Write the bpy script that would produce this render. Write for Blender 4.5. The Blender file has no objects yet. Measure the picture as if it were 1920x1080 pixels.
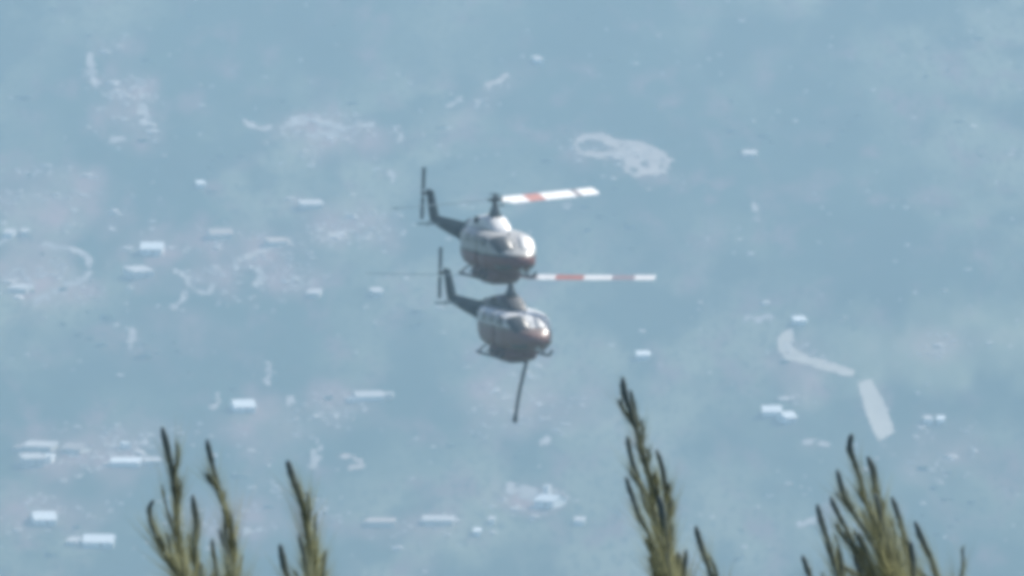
import bpy, bmesh, math, random
import numpy as np
from mathutils import Vector, Matrix

random.seed(7)
rng = np.random.default_rng(11)
R = math.radians
S = bpy.context.scene
COL = S.collection

# ------------------------------------------------------------------ camera
CAM = np.array([0.0, 0.0, 620.0])
PITCH = R(6.5)
LENS = 570.0
cam_d = bpy.data.cameras.new('camera')
cam = bpy.data.objects.new('camera', cam_d)
COL.objects.link(cam)
cam.location = CAM
cam.rotation_euler = (R(90) - PITCH, 0, 0)
cam_d.sensor_width = 36
cam_d.lens = LENS
cam_d.clip_start = 0.5
cam_d.clip_end = 60000
S.camera = cam

# ------------------------------------------------------------------ sky, sun, exposure
SUN_EL, SUN_AZ = R(42), R(52)          # azimuth from +Y towards +X
w = bpy.data.worlds.new('World')
S.world = w
w.use_nodes = True
nt = w.node_tree
bg = nt.nodes['Background']
sky = nt.nodes.new('ShaderNodeTexSky')
sky.sky_type = 'NISHITA'
sky.sun_disc = False
sky.sun_elevation = SUN_EL
sky.sun_rotation = SUN_AZ
nt.links.new(sky.outputs[0], bg.inputs[0])
bg.inputs[1].default_value = 0.105
sd = bpy.data.lights.new('sun', 'SUN')
sd.energy = 5.0
sd.angle = R(0.5)
sd.color = (1.0, 0.95, 0.88)
sun = bpy.data.objects.new('sun', sd)
COL.objects.link(sun)
to_sun = Vector((math.cos(SUN_EL) * math.sin(SUN_AZ), math.cos(SUN_EL) * math.cos(SUN_AZ), math.sin(SUN_EL)))
sun.rotation_euler = to_sun.to_track_quat('Z', 'Y').to_euler()
sun.location = (0, 0, 900)
S.view_settings.view_transform = 'Standard'
S.view_settings.look = 'None'
S.view_settings.exposure = 0.32
S.view_settings.gamma = 1.0
S.view_settings.use_curve_mapping = False
S.render.engine = 'CYCLES'
S.cycles.use_denoising = True
S.cycles.volume_bounces = 2
S.cycles.max_bounces = 8
S.cycles.filter_width = 6.0             # the soft look of a far digital zoom

# ------------------------------------------------------------------ helpers
K = 36.0 / LENS / 1920.0
FWD = np.array([0, math.cos(PITCH), -math.sin(PITCH)])
UP = np.array([0, math.sin(PITCH), math.cos(PITCH)])
RIGHT = np.array([1.0, 0, 0])


def sight(px, py):
    px = np.asarray(px, float); py = np.asarray(py, float)
    return FWD + ((px - 960) * K)[..., None] * RIGHT + ((540 - py) * K)[..., None] * UP


def at(px, py, depth):
    return CAM + sight(px, py) * depth


def tag(o, label=None, cat=None, group=None, kind=None):
    if label: o['label'] = label
    if cat: o['category'] = cat
    if group: o['group'] = group
    if kind: o['kind'] = kind
    return o


def obj(name, me, mat=None, parent=None, smooth=False):
    o = bpy.data.objects.new(name, me)
    COL.objects.link(o)
    if mat:
        for m in (mat if isinstance(mat, (list, tuple)) else [mat]):
            me.materials.append(m)
    if parent: o.parent = parent
    if smooth:
        me.polygons.foreach_set('use_smooth', [True] * len(me.polygons))
    return o


def empty(name, loc, rot=(0, 0, 0)):
    o = bpy.data.objects.new(name, None)
    COL.objects.link(o)
    o.location = loc
    o.rotation_euler = rot
    return o


def mesh(name, v, f):
    me = bpy.data.meshes.new(name)
    me.from_pydata([tuple(map(float, p)) for p in v], [], [tuple(map(int, q)) for q in f])
    me.update()
    return me


class MB:
    """collects simple shapes into one mesh"""
    def __init__(s): s.v = []; s.f = []
    def add(s, v, f):
        n = len(s.v); s.v += [tuple(p) for p in v]; s.f += [tuple(i + n for i in q) for q in f]; return s
    def box(s, c, d, taper=1.0):
        x, y, z = d[0] / 2, d[1] / 2, d[2] / 2
        v = []
        for sz, t in ((-1, 1), (1, taper)):
            for sx, sy in ((-1, -1), (1, -1), (1, 1), (-1, 1)):
                v.append((c[0] + sx * x * t, c[1] + sy * y * t, c[2] + sz * z))
        return s.add(v, [(3, 2, 1, 0), (4, 5, 6, 7), (0, 1, 5, 4), (1, 2, 6, 5), (2, 3, 7, 6), (3, 0, 4, 7)])
    def tube(s, pts, rad, n=8):
        pts = [Vector(p) for p in pts]
        if not isinstance(rad, (list, tuple)): rad = [rad] * len(pts)
        v = []; f = []
        a = None
        for i, p in enumerate(pts):
            d = (pts[min(i + 1, len(pts) - 1)] - pts[max(i - 1, 0)]).normalized()
            if a is None: a = d.orthogonal().normalized()
            a = (a - d * a.dot(d)).normalized()
            b = d.cross(a)
            for k in range(n):
                t = 2 * math.pi * k / n
                v.append(p + (a * math.cos(t) + b * math.sin(t)) * rad[i])
        for i in range(len(pts) - 1):
            for k in range(n):
                f.append((i * n + k, i * n + (k + 1) % n, (i + 1) * n + (k + 1) % n, (i + 1) * n + k))
        f.append(tuple(range(n - 1, -1, -1)))
        f.append(tuple((len(pts) - 1) * n + k for k in range(n)))
        return s.add(v, f)
    def me(s, name): return mesh(name, s.v, s.f)
    def build(s, name, mat, parent=None, smooth=False): return obj(name, s.me(name), mat, parent, smooth)


def material(name, base, rough=0.6, var=0.15, scale=3.0, spec=0.4, metal=0.0, bump=0.0):
    m = bpy.data.materials.new(name)
    m.use_nodes = True
    n = m.node_tree; p = n.nodes['Principled BSDF']
    p.inputs['Roughness'].default_value = rough
    p.inputs['Specular IOR Level'].default_value = spec
    p.inputs['Metallic'].default_value = metal
    tc = n.nodes.new('ShaderNodeTexCoord')
    nz = n.nodes.new('ShaderNodeTexNoise'); nz.inputs['Scale'].default_value = scale; nz.inputs['Detail'].default_value = 4
    n.links.new(tc.outputs['Object'], nz.inputs['Vector'])
    rp = n.nodes.new('ShaderNodeValToRGB')
    rp.color_ramp.elements[0].position = 0.3
    rp.color_ramp.elements[1].position = 0.7
    rp.color_ramp.elements[0].color = tuple(c * (1 - var) for c in base) + (1,)
    rp.color_ramp.elements[1].color = tuple(min(1, c * (1 + var)) for c in base) + (1,)
    n.links.new(nz.outputs['Fac'], rp.inputs[0])
    n.links.new(rp.outputs[0], p.inputs['Base Color'])
    if bump:
        b = n.nodes.new('ShaderNodeBump'); b.inputs['Strength'].default_value = bump
        n.links.new(nz.outputs['Fac'], b.inputs['Height']); n.links.new(b.outputs[0], p.inputs['Normal'])
    return m


def ramp_axis_material(name, axis, stops, rough=0.4, spec=0.5):
    """paint whose colour changes along one object axis; stops = [(position, colour)] constant steps"""
    m = bpy.data.materials.new(name)
    m.use_nodes = True
    n = m.node_tree; p = n.nodes['Principled BSDF']
    p.inputs['Roughness'].default_value = rough
    p.inputs['Specular IOR Level'].default_value = spec
    tc = n.nodes.new('ShaderNodeTexCoord')
    sp = n.nodes.new('ShaderNodeSeparateXYZ'); n.links.new(tc.outputs['Object'], sp.inputs[0])
    lo, hi = stops[0][0], stops[-1][0] + 1.0
    mr = n.nodes.new('ShaderNodeMapRange')
    mr.inputs['From Min'].default_value = lo; mr.inputs['From Max'].default_value = hi
    n.links.new(sp.outputs[axis], mr.inputs['Value'])
    rp = n.nodes.new('ShaderNodeValToRGB'); rp.color_ramp.interpolation = 'CONSTANT'
    el = rp.color_ramp.elements
    el[0].position = 0; el[0].color = stops[0][1] + (1,)
    el[1].position = (stops[1][0] - lo) / (hi - lo); el[1].color = stops[1][1] + (1,)
    for z, c in stops[2:]:
        e = el.new((z - lo) / (hi - lo)); e.color = c + (1,)
    n.links.new(mr.outputs[0], rp.inputs[0])
    nz = n.nodes.new('ShaderNodeTexNoise'); nz.inputs['Scale'].default_value = 2.5; nz.inputs['Detail'].default_value = 5
    n.links.new(tc.outputs['Object'], nz.inputs['Vector'])
    r2 = n.nodes.new('ShaderNodeMapRange'); r2.inputs['To Min'].default_value = 0.75; r2.inputs['To Max'].default_value = 1.08
    n.links.new(nz.outputs['Fac'], r2.inputs['Value'])
    mx = n.nodes.new('ShaderNodeMix'); mx.data_type = 'RGBA'; mx.blend_type = 'MULTIPLY'; mx.inputs[0].default_value = 1
    n.links.new(rp.outputs[0], mx.inputs[6]); n.links.new(r2.outputs[0], mx.inputs[7])
    n.links.new(mx.outputs[2], p.inputs['Base Color'])
    return m


# ------------------------------------------------------------------ noise
def vnoise(x, y, seed=0):
    xi = np.floor(x).astype(np.int64); yi = np.floor(y).astype(np.int64)
    fx = x - xi; fy = y - yi
    fx = fx * fx * fx * (fx * (fx * 6 - 15) + 10); fy = fy * fy * fy * (fy * (fy * 6 - 15) + 10)
    def h(a, b):
        n = (a * 374761393 + b * 668265263 + seed * 974711) & 0xffffffff
        n = ((n ^ (n >> 13)) * 1274126177) & 0xffffffff
        n = (n ^ (n >> 16)) & 0xffffffff
        return n / 4294967295.0
    return (h(xi, yi) * (1 - fx) * (1 - fy) + h(xi + 1, yi) * fx * (1 - fy)
            + h(xi, yi + 1) * (1 - fx) * fy + h(xi + 1, yi + 1) * fx * fy)


def fbm(x, y, seed=0, octv=4):
    s = 0; a = 0.5
    for i in range(octv):
        s = s + a * vnoise(x, y, seed + i * 17); x = x * 2.03 + 11.3; y = y * 2.03 + 5.7; a *= 0.5
    return s / (1 - 0.5 ** octv)


# ------------------------------------------------------------------ terrain
PY = [-3000, -900, -80, 0, 3, 11, 60, 400, 1500, 2500, 3600, 4300, 5000, 5800, 6600, 8000, 10000, 12000, 15000]
PZ = [150, 480, 612, 618.3, 618.0, 614.6, 592, 470, 190, 40, -38, -23.5, 50, 134, 205, 330, 480, 560, 420]


def height(x, y):
    x = np.asarray(x, float); y = np.asarray(y, float)
    z = np.interp(y, PY, PZ)
    near = np.clip((y - 300) / 1500, 0, 1) + np.clip((-y - 300) / 1500, 0, 1)
    z = z + near * (9 * (fbm(x / 170, y / 330, 3) - .5) + 2.2 * (fbm(x / 36, y / 60, 9) - .5))
    z = z + near * 26 * (fbm(x / 900 + 3.1, y / 900, 21) - .5)
    # the knoll on the right with the dirt road round its foot
    z = z + 9.0 * np.exp(-(((x - 150) / 75) ** 2 + ((y - 4975) / 130) ** 2))
    return z


def ground_hit(px, py):
    d = sight(px, py)
    lo = np.full(d.shape[:-1], 3600.0); hi = np.full(d.shape[:-1], 9000.0)
    for s in np.linspace(3600, 7500, 400):       # first crossing
        p = CAM + d * s
        below = p[..., 2] < height(p[..., 0], p[..., 1])
        hi = np.where(below & (hi > s), s, hi)
    lo = hi - 12
    for _ in range(24):
        m = (lo + hi) / 2
        p = CAM + d * m[..., None]
        b = p[..., 2] < height(p[..., 0], p[..., 1])
        hi = np.where(b, m, hi); lo = np.where(b, lo, m)
    p = CAM + d * hi[..., None]
    p[..., 2] = height(p[..., 0], p[..., 1])
    return p


def pixel_of(x, y, z):
    d = np.stack([x, y, z], -1) - CAM
    f = d @ FWD
    return 960 + (d @ RIGHT) / f / K, 540 - (d @ UP) / f / K


xs = np.unique(np.concatenate([np.linspace(-6500, -240, 40), np.arange(-240, 240.1, 1.25), np.linspace(240, 6500, 40)]))
ys = np.unique(np.concatenate([np.linspace(-3000, 0, 20), np.array([3., 7, 11, 16, 30, 60]), np.linspace(60, 4400, 60),
                               np.arange(4400, 5720, 2.2), np.linspace(5720, 7200, 60), np.linspace(7200, 15000, 50)]))
GX, GY = np.meshgrid(xs, ys)
GZ = height(GX, GY)
nx, ny = len(xs), len(ys)
me = bpy.data.meshes.new('ground')
me.vertices.add(nx * ny)
me.vertices.foreach_set('co', np.stack([GX, GY, GZ], -1).ravel())
idx = np.arange(nx * ny).reshape(ny, nx)
q = np.stack([idx[:-1, :-1], idx[:-1, 1:], idx[1:, 1:], idx[1:, :-1]], -1).reshape(-1, 4)
me.loops.add(q.size); me.polygons.add(len(q))
me.loops.foreach_set('vertex_index', q.ravel())
me.polygons.foreach_set('loop_start', np.arange(0, q.size, 4))
me.polygons.foreach_set('loop_total', np.full(len(q), 4))
me.update()
me.polygons.foreach_set('use_smooth', np.ones(len(q), bool))

# what grows where: bare soil and dry grass (colour of the land itself)
PXg, PYg = pixel_of(GX, GY, GZ)


def blob(cx, cy, rx, ry, rot=0.0, soft=1.0):
    c, s = math.cos(R(rot)), math.sin(R(rot))
    u = ((PXg - cx) * c + (PYg - cy) * s) / rx; v = (-(PXg - cx) * s + (PYg - cy) * c) / ry
    n = fbm(GX / 9, GY / 40, 77, 4)
    d = np.sqrt(u * u + v * v) + (n - .5) * 1.1
    return np.clip((1.15 - d) / (0.55 * soft), 0, 1)


bare = np.zeros_like(GX)
for a in [(240, 190, 75, 95, -20, .5), (90, 380, 150, 75, 0, .45), (70, 500, 110, 60, 0, .6), (430, 480, 160, 60, -8, .55),
          (620, 250, 130, 50, 5, .5), (620, 420, 90, 55, 0, .45), (180, 850, 170, 70, 0, .5), (60, 960, 140, 60, 0, .3),
          (520, 800, 130, 60, 0, .35), (640, 760, 110, 60, 0, .35), (1000, 760, 150, 70, 0, .4), (985, 930, 90, 40, 5, .65),
          (760, 990, 120, 40, 0, .4), (1500, 690, 70, 60, 20, .5), (1760, 640, 120, 40, 0, .35), (1170, 300, 110, 40, 15, .35),
          (1750, 850, 130, 60, 0, .25), (330, 620, 120, 45, 0, .2), (930, 170, 110, 30, -30, .3), (450, 960, 150, 60, 0, .3),
          (300, 470, 70, 40, 0, .5), (520, 520, 120, 45, -10, .4), (40, 330, 70, 40, 0, .4), (120, 550, 90, 40, 0, .45), (700, 440, 60, 40, 0, .3), (250, 240, 60, 60, 0, .4)]:
    bare = np.maximum(bare, blob(*a[:5], soft=1.6) * a[5])
dense = np.zeros_like(GX)
for a in [(210, 665, 260, 75, 3, .9), (1190, 430, 190, 85, 10, .8), (760, 640, 120, 60, 0, .5), (1390, 560, 120, 50, -10, .6), (40, 250, 110, 110, 0, .4),
          (330, 330, 130, 40, 0, .5), (1760, 960, 150, 70, 0, .6), (800, 100, 200, 50, 0, .4), (620, 960, 120, 60, 0, .5), (1040, 860, 130, 40, 0, .5),
          (90, 770, 120, 30, 0, .6), (1640, 480, 200, 50, -8, .6), (1480, 250, 170, 60, 5, .35), (880, 800, 110, 40, 0, .4), (1420, 860, 130, 50, 0, .4)]:
    dense = np.maximum(dense, blob(*a[:5], soft=1.8) * a[5])
dry = np.clip(blob(1790, 640, 290, 92, -8, 1.1) * .75 + blob(1700, 900, 220, 120, 0, 2) * .3, 0, 1)
for nm, arr in (('bare', bare), ('dry', dry), ('dense', dense)):
    a = me.attributes.new(nm, 'FLOAT', 'POINT'); a.data.foreach_set('value', arr.ravel().astype(np.float32))


def ground_material():
    m = bpy.data.materials.new('scrub_land'); m.use_nodes = True
    n = m.node_tree; p = n.nodes['Principled BSDF']; p.inputs['Roughness'].default_value = .95
    p.inputs['Specular IOR Level'].default_value = .1
    tc = n.nodes.new('ShaderNodeTexCoord')
    def noise(sc, det, ysc=1.0):
        mp = n.nodes.new('ShaderNodeMapping'); mp.inputs['Scale'].default_value = (1, ysc, 1)
        z = n.nodes.new('ShaderNodeTexNoise'); z.inputs['Scale'].default_value = sc; z.inputs['Detail'].default_value = det
        n.links.new(tc.outputs['Object'], mp.inputs[0]); n.links.new(mp.outputs[0], z.inputs['Vector']); return z
    def mix(a, b, fac):
        x = n.nodes.new('ShaderNodeMix'); x.data_type = 'RGBA'
        for s, v in ((6, a), (7, b)):
            if isinstance(v, tuple): x.inputs[s].default_value = v + (1,)
            else: n.links.new(v, x.inputs[s])
        if isinstance(fac, float): x.inputs[0].default_value = fac
        else: n.links.new(fac, x.inputs[0])
        return x.outputs[2]
    def rng_(v, a, b, c=0., d=1.):
        x = n.nodes.new('ShaderNodeMapRange')
        for i, k in enumerate((a, b, c, d)): x.inputs[i + 1].default_value = k
        n.links.new(v, x.inputs[0]); return x.outputs[0]
    def attr(nm):
        x = n.nodes.new('ShaderNodeAttribute'); x.attribute_name = nm; return x.outputs['Fac']
    def mul(a, b):
        x = n.nodes.new('ShaderNodeMath'); x.operation = 'MULTIPLY'
        n.links.new(a, x.inputs[0]); n.links.new(b, x.inputs[1]); return x.outputs[0]
    big = noise(.014, 5, .24); mid = noise(.10, 5, .22); fine = noise(.5, 4, .24)
    c = mix((.030, .060, .034), (.165, .180, .120), rng_(big.outputs[0], .42, .60))
    c = mix(c, (.15, .105, .095), rng_(mid.outputs[0], .50, .68, 0, .9))
    c = mix(c, (.022, .042, .026), rng_(fine.outputs[0], .50, .66, 0, .7))
    patchy = noise(.038, 5, .24)
    c = mix(c, (.020, .045, .024), rng_(patchy.outputs[0], .47, .60, 0, .9))
    c = mix(c, (.25, .27, .17), mul(attr('dry'), rng_(mid.outputs[0], .25, .6, .35, .9)))
    c = mix(c, (.44, .26, .25), mul(attr('bare'), rng_(mid.outputs[0], .3, .62, .35, 1.)))
    c = mix(c, (.022, .045, .028), mul(attr('dense'), rng_(mid.outputs[0], .68, .40, .35, 1.)))
    n.links.new(c, p.inputs['Base Color'])
    return m


M_ground = ground_material()
ground = obj('ground', me, M_ground)
tag(ground, 'hazy scrub covered valley side with bare soil patches', None, None, 'structure')

# ------------------------------------------------------------------ tracks, road and bare patches draped on the ground
M_dirt = material('pale_dirt', (.50, .44, .37), .95, .2, .25, .1)
M_dirt2 = material('grey_dirt', (.40, .34, .30), .95, .25, .2, .1)
M_dirt3 = material('worn_dirt', (.36, .33, .31), .95, .3, .15, .1)
M_stubble = material('pale_field', (.50, .45, .38), .95, .08, .1, .1)


def drape(name, polys, mat, lift, rough_edge, label, holes=(), gap=0.0):
    """the cells of a fine grid that fall inside outlines given where they lie on the hillside"""
    px = np.concatenate([np.array(p)[:, 0] for p in polys]); py = np.concatenate([np.array(p)[:, 1] for p in polys])
    c = ground_hit(np.array([px.min() - 6, px.max() + 6, px.min() - 6, px.max() + 6]),
                   np.array([py.min() - 5, py.min() - 5, py.max() + 5, py.max() + 5]))
    x0, x1, y0, y1 = c[:, 0].min(), c[:, 0].max(), c[:, 1].min() - 12, c[:, 1].max() + 12
    ax = np.arange(x0, x1, .7); ay = np.arange(y0, y1, 1.6)
    X, Y = np.meshgrid(ax, ay); Z = height(X, Y)
    cx = (X[:-1, :-1] + X[1:, 1:]) / 2; cy = (Y[:-1, :-1] + Y[1:, 1:]) / 2
    qx, qy = pixel_of(cx, cy, height(cx, cy))
    qx = qx + (fbm(cx / 2.5, cy / 6, 5) - .5) * rough_edge * 2; qy = qy + (fbm(cx / 3, cy / 7, 8) - .5) * rough_edge
    def inside(poly):
        r = np.zeros(qx.shape, bool); P = np.array(poly, float); j = len(P) - 1
        for i in range(len(P)):
            a, b = P[i], P[j]
            cond = ((a[1] > qy) != (b[1] > qy)) & (qx < (b[0] - a[0]) * (qy - a[1]) / (b[1] - a[1] + 1e-9) + a[0])
            r ^= cond; j = i
        return r
    keep = np.zeros(qx.shape, bool)
    for p in polys: keep |= inside(p)
    for p in holes: keep &= ~inside(p)
    if gap: keep &= fbm(cx / 3.2 + px[0], cy / 9 + py[0], 31, 3) > gap
    if not keep.any(): return None
    ids = np.arange(X.size).reshape(X.shape)
    q = np.stack([ids[:-1, :-1], ids[:-1, 1:], ids[1:, 1:], ids[1:, :-1]], -1)[keep]
    u, inv = np.unique(q, return_inverse=True)
    V = np.stack([X.ravel()[u], Y.ravel()[u], Z.ravel()[u] + lift], -1)
    o = obj(name, mesh(name, V, inv.reshape(-1, 4)), mat, None, True)
    return tag(o, label, None, None, 'structure')


def strip(pts, wd):
    """outline of a track of given half widths along a line"""
    P = np.array(pts, float); n = len(P)
    if not isinstance(wd, (list, tuple)): wd = [wd] * n
    # resample smoothly
    t = np.linspace(0, n - 1, (n - 1) * 6 + 1); k = np.arange(n)
    def cr(a):
        out = []
        for s in t:
            i = min(int(s), n - 2); f = s - i
            p0, p1, p2, p3 = a[max(i - 1, 0)], a[i], a[i + 1], a[min(i + 2, n - 1)]
            out.append(.5 * (2 * p1 + (p2 - p0) * f + (2 * p0 - 5 * p1 + 4 * p2 - p3) * f * f + (3 * p1 - p0 - 3 * p2 + p3) * f ** 3))
        return np.array(out)
    xy = cr(P); W = np.interp(t, k, wd)
    d = np.gradient(xy, axis=0); d /= np.linalg.norm(d, axis=1)[:, None] + 1e-9
    nrm = np.stack([-d[:, 1], d[:, 0]], -1) * W[:, None]
    return np.concatenate([xy + nrm, (xy - nrm)[::-1]]).tolist()


drape('dirt_road', [strip([(1488, 622), (1470, 638), (1478, 660), (1512, 675), (1550, 686), (1598, 701)], [6, 14, 13, 9, 9, 7])],
      M_dirt, .10, 6, 'pale dirt road bending round the foot of the knoll')
drape('bare_field', [[(1608, 717), (1634, 712), (1662, 762), (1678, 810), (1646, 828), (1622, 772)]], M_stubble, .12, 3,
      'long pale bare field above the conifer tops')
drape('bare_ground', [strip([(1078, 268), (1100, 257), (1122, 256), (1150, 268), (1180, 277), (1220, 287), (1252, 300)], [6, 6, 7, 8, 13, 14, 10]),
                      strip([(1078, 270), (1090, 287), (1120, 290), (1160, 289)], [4, 5, 6, 6]),
                      [(1160, 282), (1190, 276), (1235, 286), (1260, 300), (1254, 322), (1228, 330), (1190, 332), (1168, 322), (1172, 305), (1158, 296)]],
      M_dirt2, .12, 10, 'pale cleared ground with a loop track high on the slope',
      [[(1200, 302), (1216, 300), (1218, 312), (1204, 314)], [(1184, 318), (1194, 316), (1196, 324), (1186, 326)]], gap=.33)
TR = [
    ([(440, 492), (480, 476), (520, 458), (545, 452)], 6), ([(590, 452), (620, 444), (650, 440), (672, 428)], [5, 9, 8, 6]),
    ([(325, 506), (350, 518), (362, 540), (385, 548), (404, 536)], 5), ([(350, 548), (338, 564), (326, 582)], 5),
    ([(66, 566), (88, 556), (112, 536), (150, 528), (164, 514), (166, 488), (142, 470), (105, 462), (70, 458)], [7, 7, 6, 6, 6, 5, 5, 5, 4]),
    ([(0, 462), (6, 448), (16, 440)], 6), ([(455, 225), (480, 240), (512, 240)], 4), ([(528, 240), (560, 228), (615, 232), (650, 244), (700, 232)], [6, 8, 7, 6, 5]),
    ([(572, 250), (600, 256), (640, 250)], 6), ([(585, 880), (595, 850), (602, 826)], 8), ([(640, 852), (668, 862), (676, 876), (650, 878)], 5),
    ([(1505, 832), (1530, 829), (1556, 838)], 4), ([(1496, 983), (1515, 978), (1530, 977)], 5), ([(455, 996), (485, 993), (515, 990)], 5),
    ([(910, 168), (925, 156), (940, 148), (952, 140)], 5), ([(840, 202), (852, 192), (866, 186)], 4), ([(172, 100), (170, 130), (184, 160)], 7),
    ([(262, 160), (266, 195), (272, 235)], [5, 8, 9]), ([(205, 262), (240, 262)], 5), ([(305, 220), (318, 212)], 6), ([(745, 242), (752, 256), (746, 268)], 6),
    ([(395, 440), (415, 446), (430, 440)], 5), ([(480, 540), (490, 520), (478, 500)], 6), ([(1395, 600), (1420, 599), (1446, 596)], 5),
    ([(1012, 832), (1030, 824)], 7), ([(395, 770), (410, 752), (402, 735)], 4),
    ([(246, 610), (250, 640), (236, 650)], 6), ([(505, 680), (500, 720)], 5), ([(540, 758), (552, 748)], 7), ([(730, 320), (738, 340)], 6), ([(1062, 378), (1068, 392)], 6),
    ([(1415, 380), (1420, 415)], 5), ([(948, 912), (980, 922), (1010, 930)], [8, 14, 10])]
for pts, wd in TR:
    drape('dirt_track', [strip(pts, wd)], [M_dirt3, M_dirt2, M_dirt3][len(pts) % 3], .10, 9, 'pale worn track on the scrub covered slope', gap=.37)

# ------------------------------------------------------------------ scrub
bv, bf = [], []
bm = bmesh.new(); bmesh.ops.create_icosphere(bm, subdivisions=1, radius=1)
ICO = np.array([v.co[:] for v in bm.verts]); ICF = np.array([[v.index for v in f.verts] for f in bm.faces]); bm.free()
N = 9000
cx = rng.uniform(-235, 235, N); cy = rng.uniform(4420, 5700, N)
dens = fbm(cx / 22, cy / 70, 40, 4)
bx, by = pixel_of(cx, cy, height(cx, cy))
ixs = np.clip(np.searchsorted(xs, cx), 0, nx - 1); iys = np.clip(np.searchsorted(ys, cy), 0, ny - 1)
ok = (dens > .53) & (rng.random(N) < dense[iys, ixs] * .5 + .05)
cx, cy = cx[ok], cy[ok]
r = rng.uniform(.5, 1.5, len(cx)) * (1 + .6 * (rng.random(len(cx)) > .9))
cz = height(cx, cy)
V = ICO[None] * (1 + rng.uniform(-.28, .28, (len(cx), len(ICO), 1)))
V = V * np.stack([r * rng.uniform(.9, 1.7, len(cx)), r * rng.uniform(.9, 1.7, len(cx)), r * .5], -1)[:, None, :] + np.stack([cx, cy, cz + .15 * r], -1)[:, None, :]
F = ICF[None] + (np.arange(len(cx)) * len(ICO))[:, None, None]
M_scrub = material('scrub_leaf', (.050, .082, .052), .9, .3, .08, .1)
sc = obj('scrub', mesh('scrub', V.reshape(-1, 3), F.reshape(-1, 3)), M_scrub, None, True)
tag(sc, 'low dark scrub dotted over the hazy slope', None, None, 'stuff')

# ------------------------------------------------------------------ broken pale rock and terrace rubble
N = 60000
cx = rng.uniform(-225, 225, N); cy = rng.uniform(4440, 5680, N)
ix = np.clip(np.searchsorted(xs, cx), 0, nx - 1); iy = np.clip(np.searchsorted(ys, cy), 0, ny - 1)
terr = fbm(cx / 14, cy / 16, 61, 4)
p_ = (bare[iy, ix] * 1.6 + .02) * np.clip((terr - .45) / .12, 0, 1)
ok = rng.random(N) < p_ * 1.4
cx, cy = cx[ok], cy[ok]
r = rng.uniform(.2, .75, len(cx)) * (1 + 1.0 * (rng.random(len(cx)) > .93))
V = ICO[None] * (1 + rng.uniform(-.35, .35, (len(cx), len(ICO), 1)))
V = V * np.stack([r * rng.uniform(.8, 2.2, len(cx)), r * rng.uniform(.8, 1.6, len(cx)), r * .55], -1)[:, None, :] + np.stack([cx, cy, height(cx, cy) + .1 * r], -1)[:, None, :]
F = ICF[None] + (np.arange(len(cx)) * len(ICO))[:, None, None]
M_rock = material('pale_rock', (.64, .57, .53), .95, .3, .06, .1)
rb = obj('rubble', mesh('rubble', V.reshape(-1, 3), F.reshape(-1, 3)), M_rock)
tag(rb, 'broken pale rock and rubble scattered over the bare slopes', None, None, 'stuff')

# ------------------------------------------------------------------ houses
hrnd = random.Random(5)
M_white = material('white_render', (.80, .80, .78), .8, .06, .8, .2)
M_whiteroof = material('white_roof', (.88, .88, .86), .45, .06, .5, .4)
M_cream = material('cream_render', (.60, .55, .48), .85, .1, .8, .2)
M_tile = material('tan_tile_roof', (.46, .38, .33), .85, .15, 1.0, .2)
M_greyroof = material('pale_sheet_roof', (.56, .52, .49), .6, .12, .6, .3)
M_pane = material('window_glass', (.08, .09, .10), .15, .2, 1, .5)
M_wood = material('door_wood', (.30, .24, .20), .7, .2, 2, .3)


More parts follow.
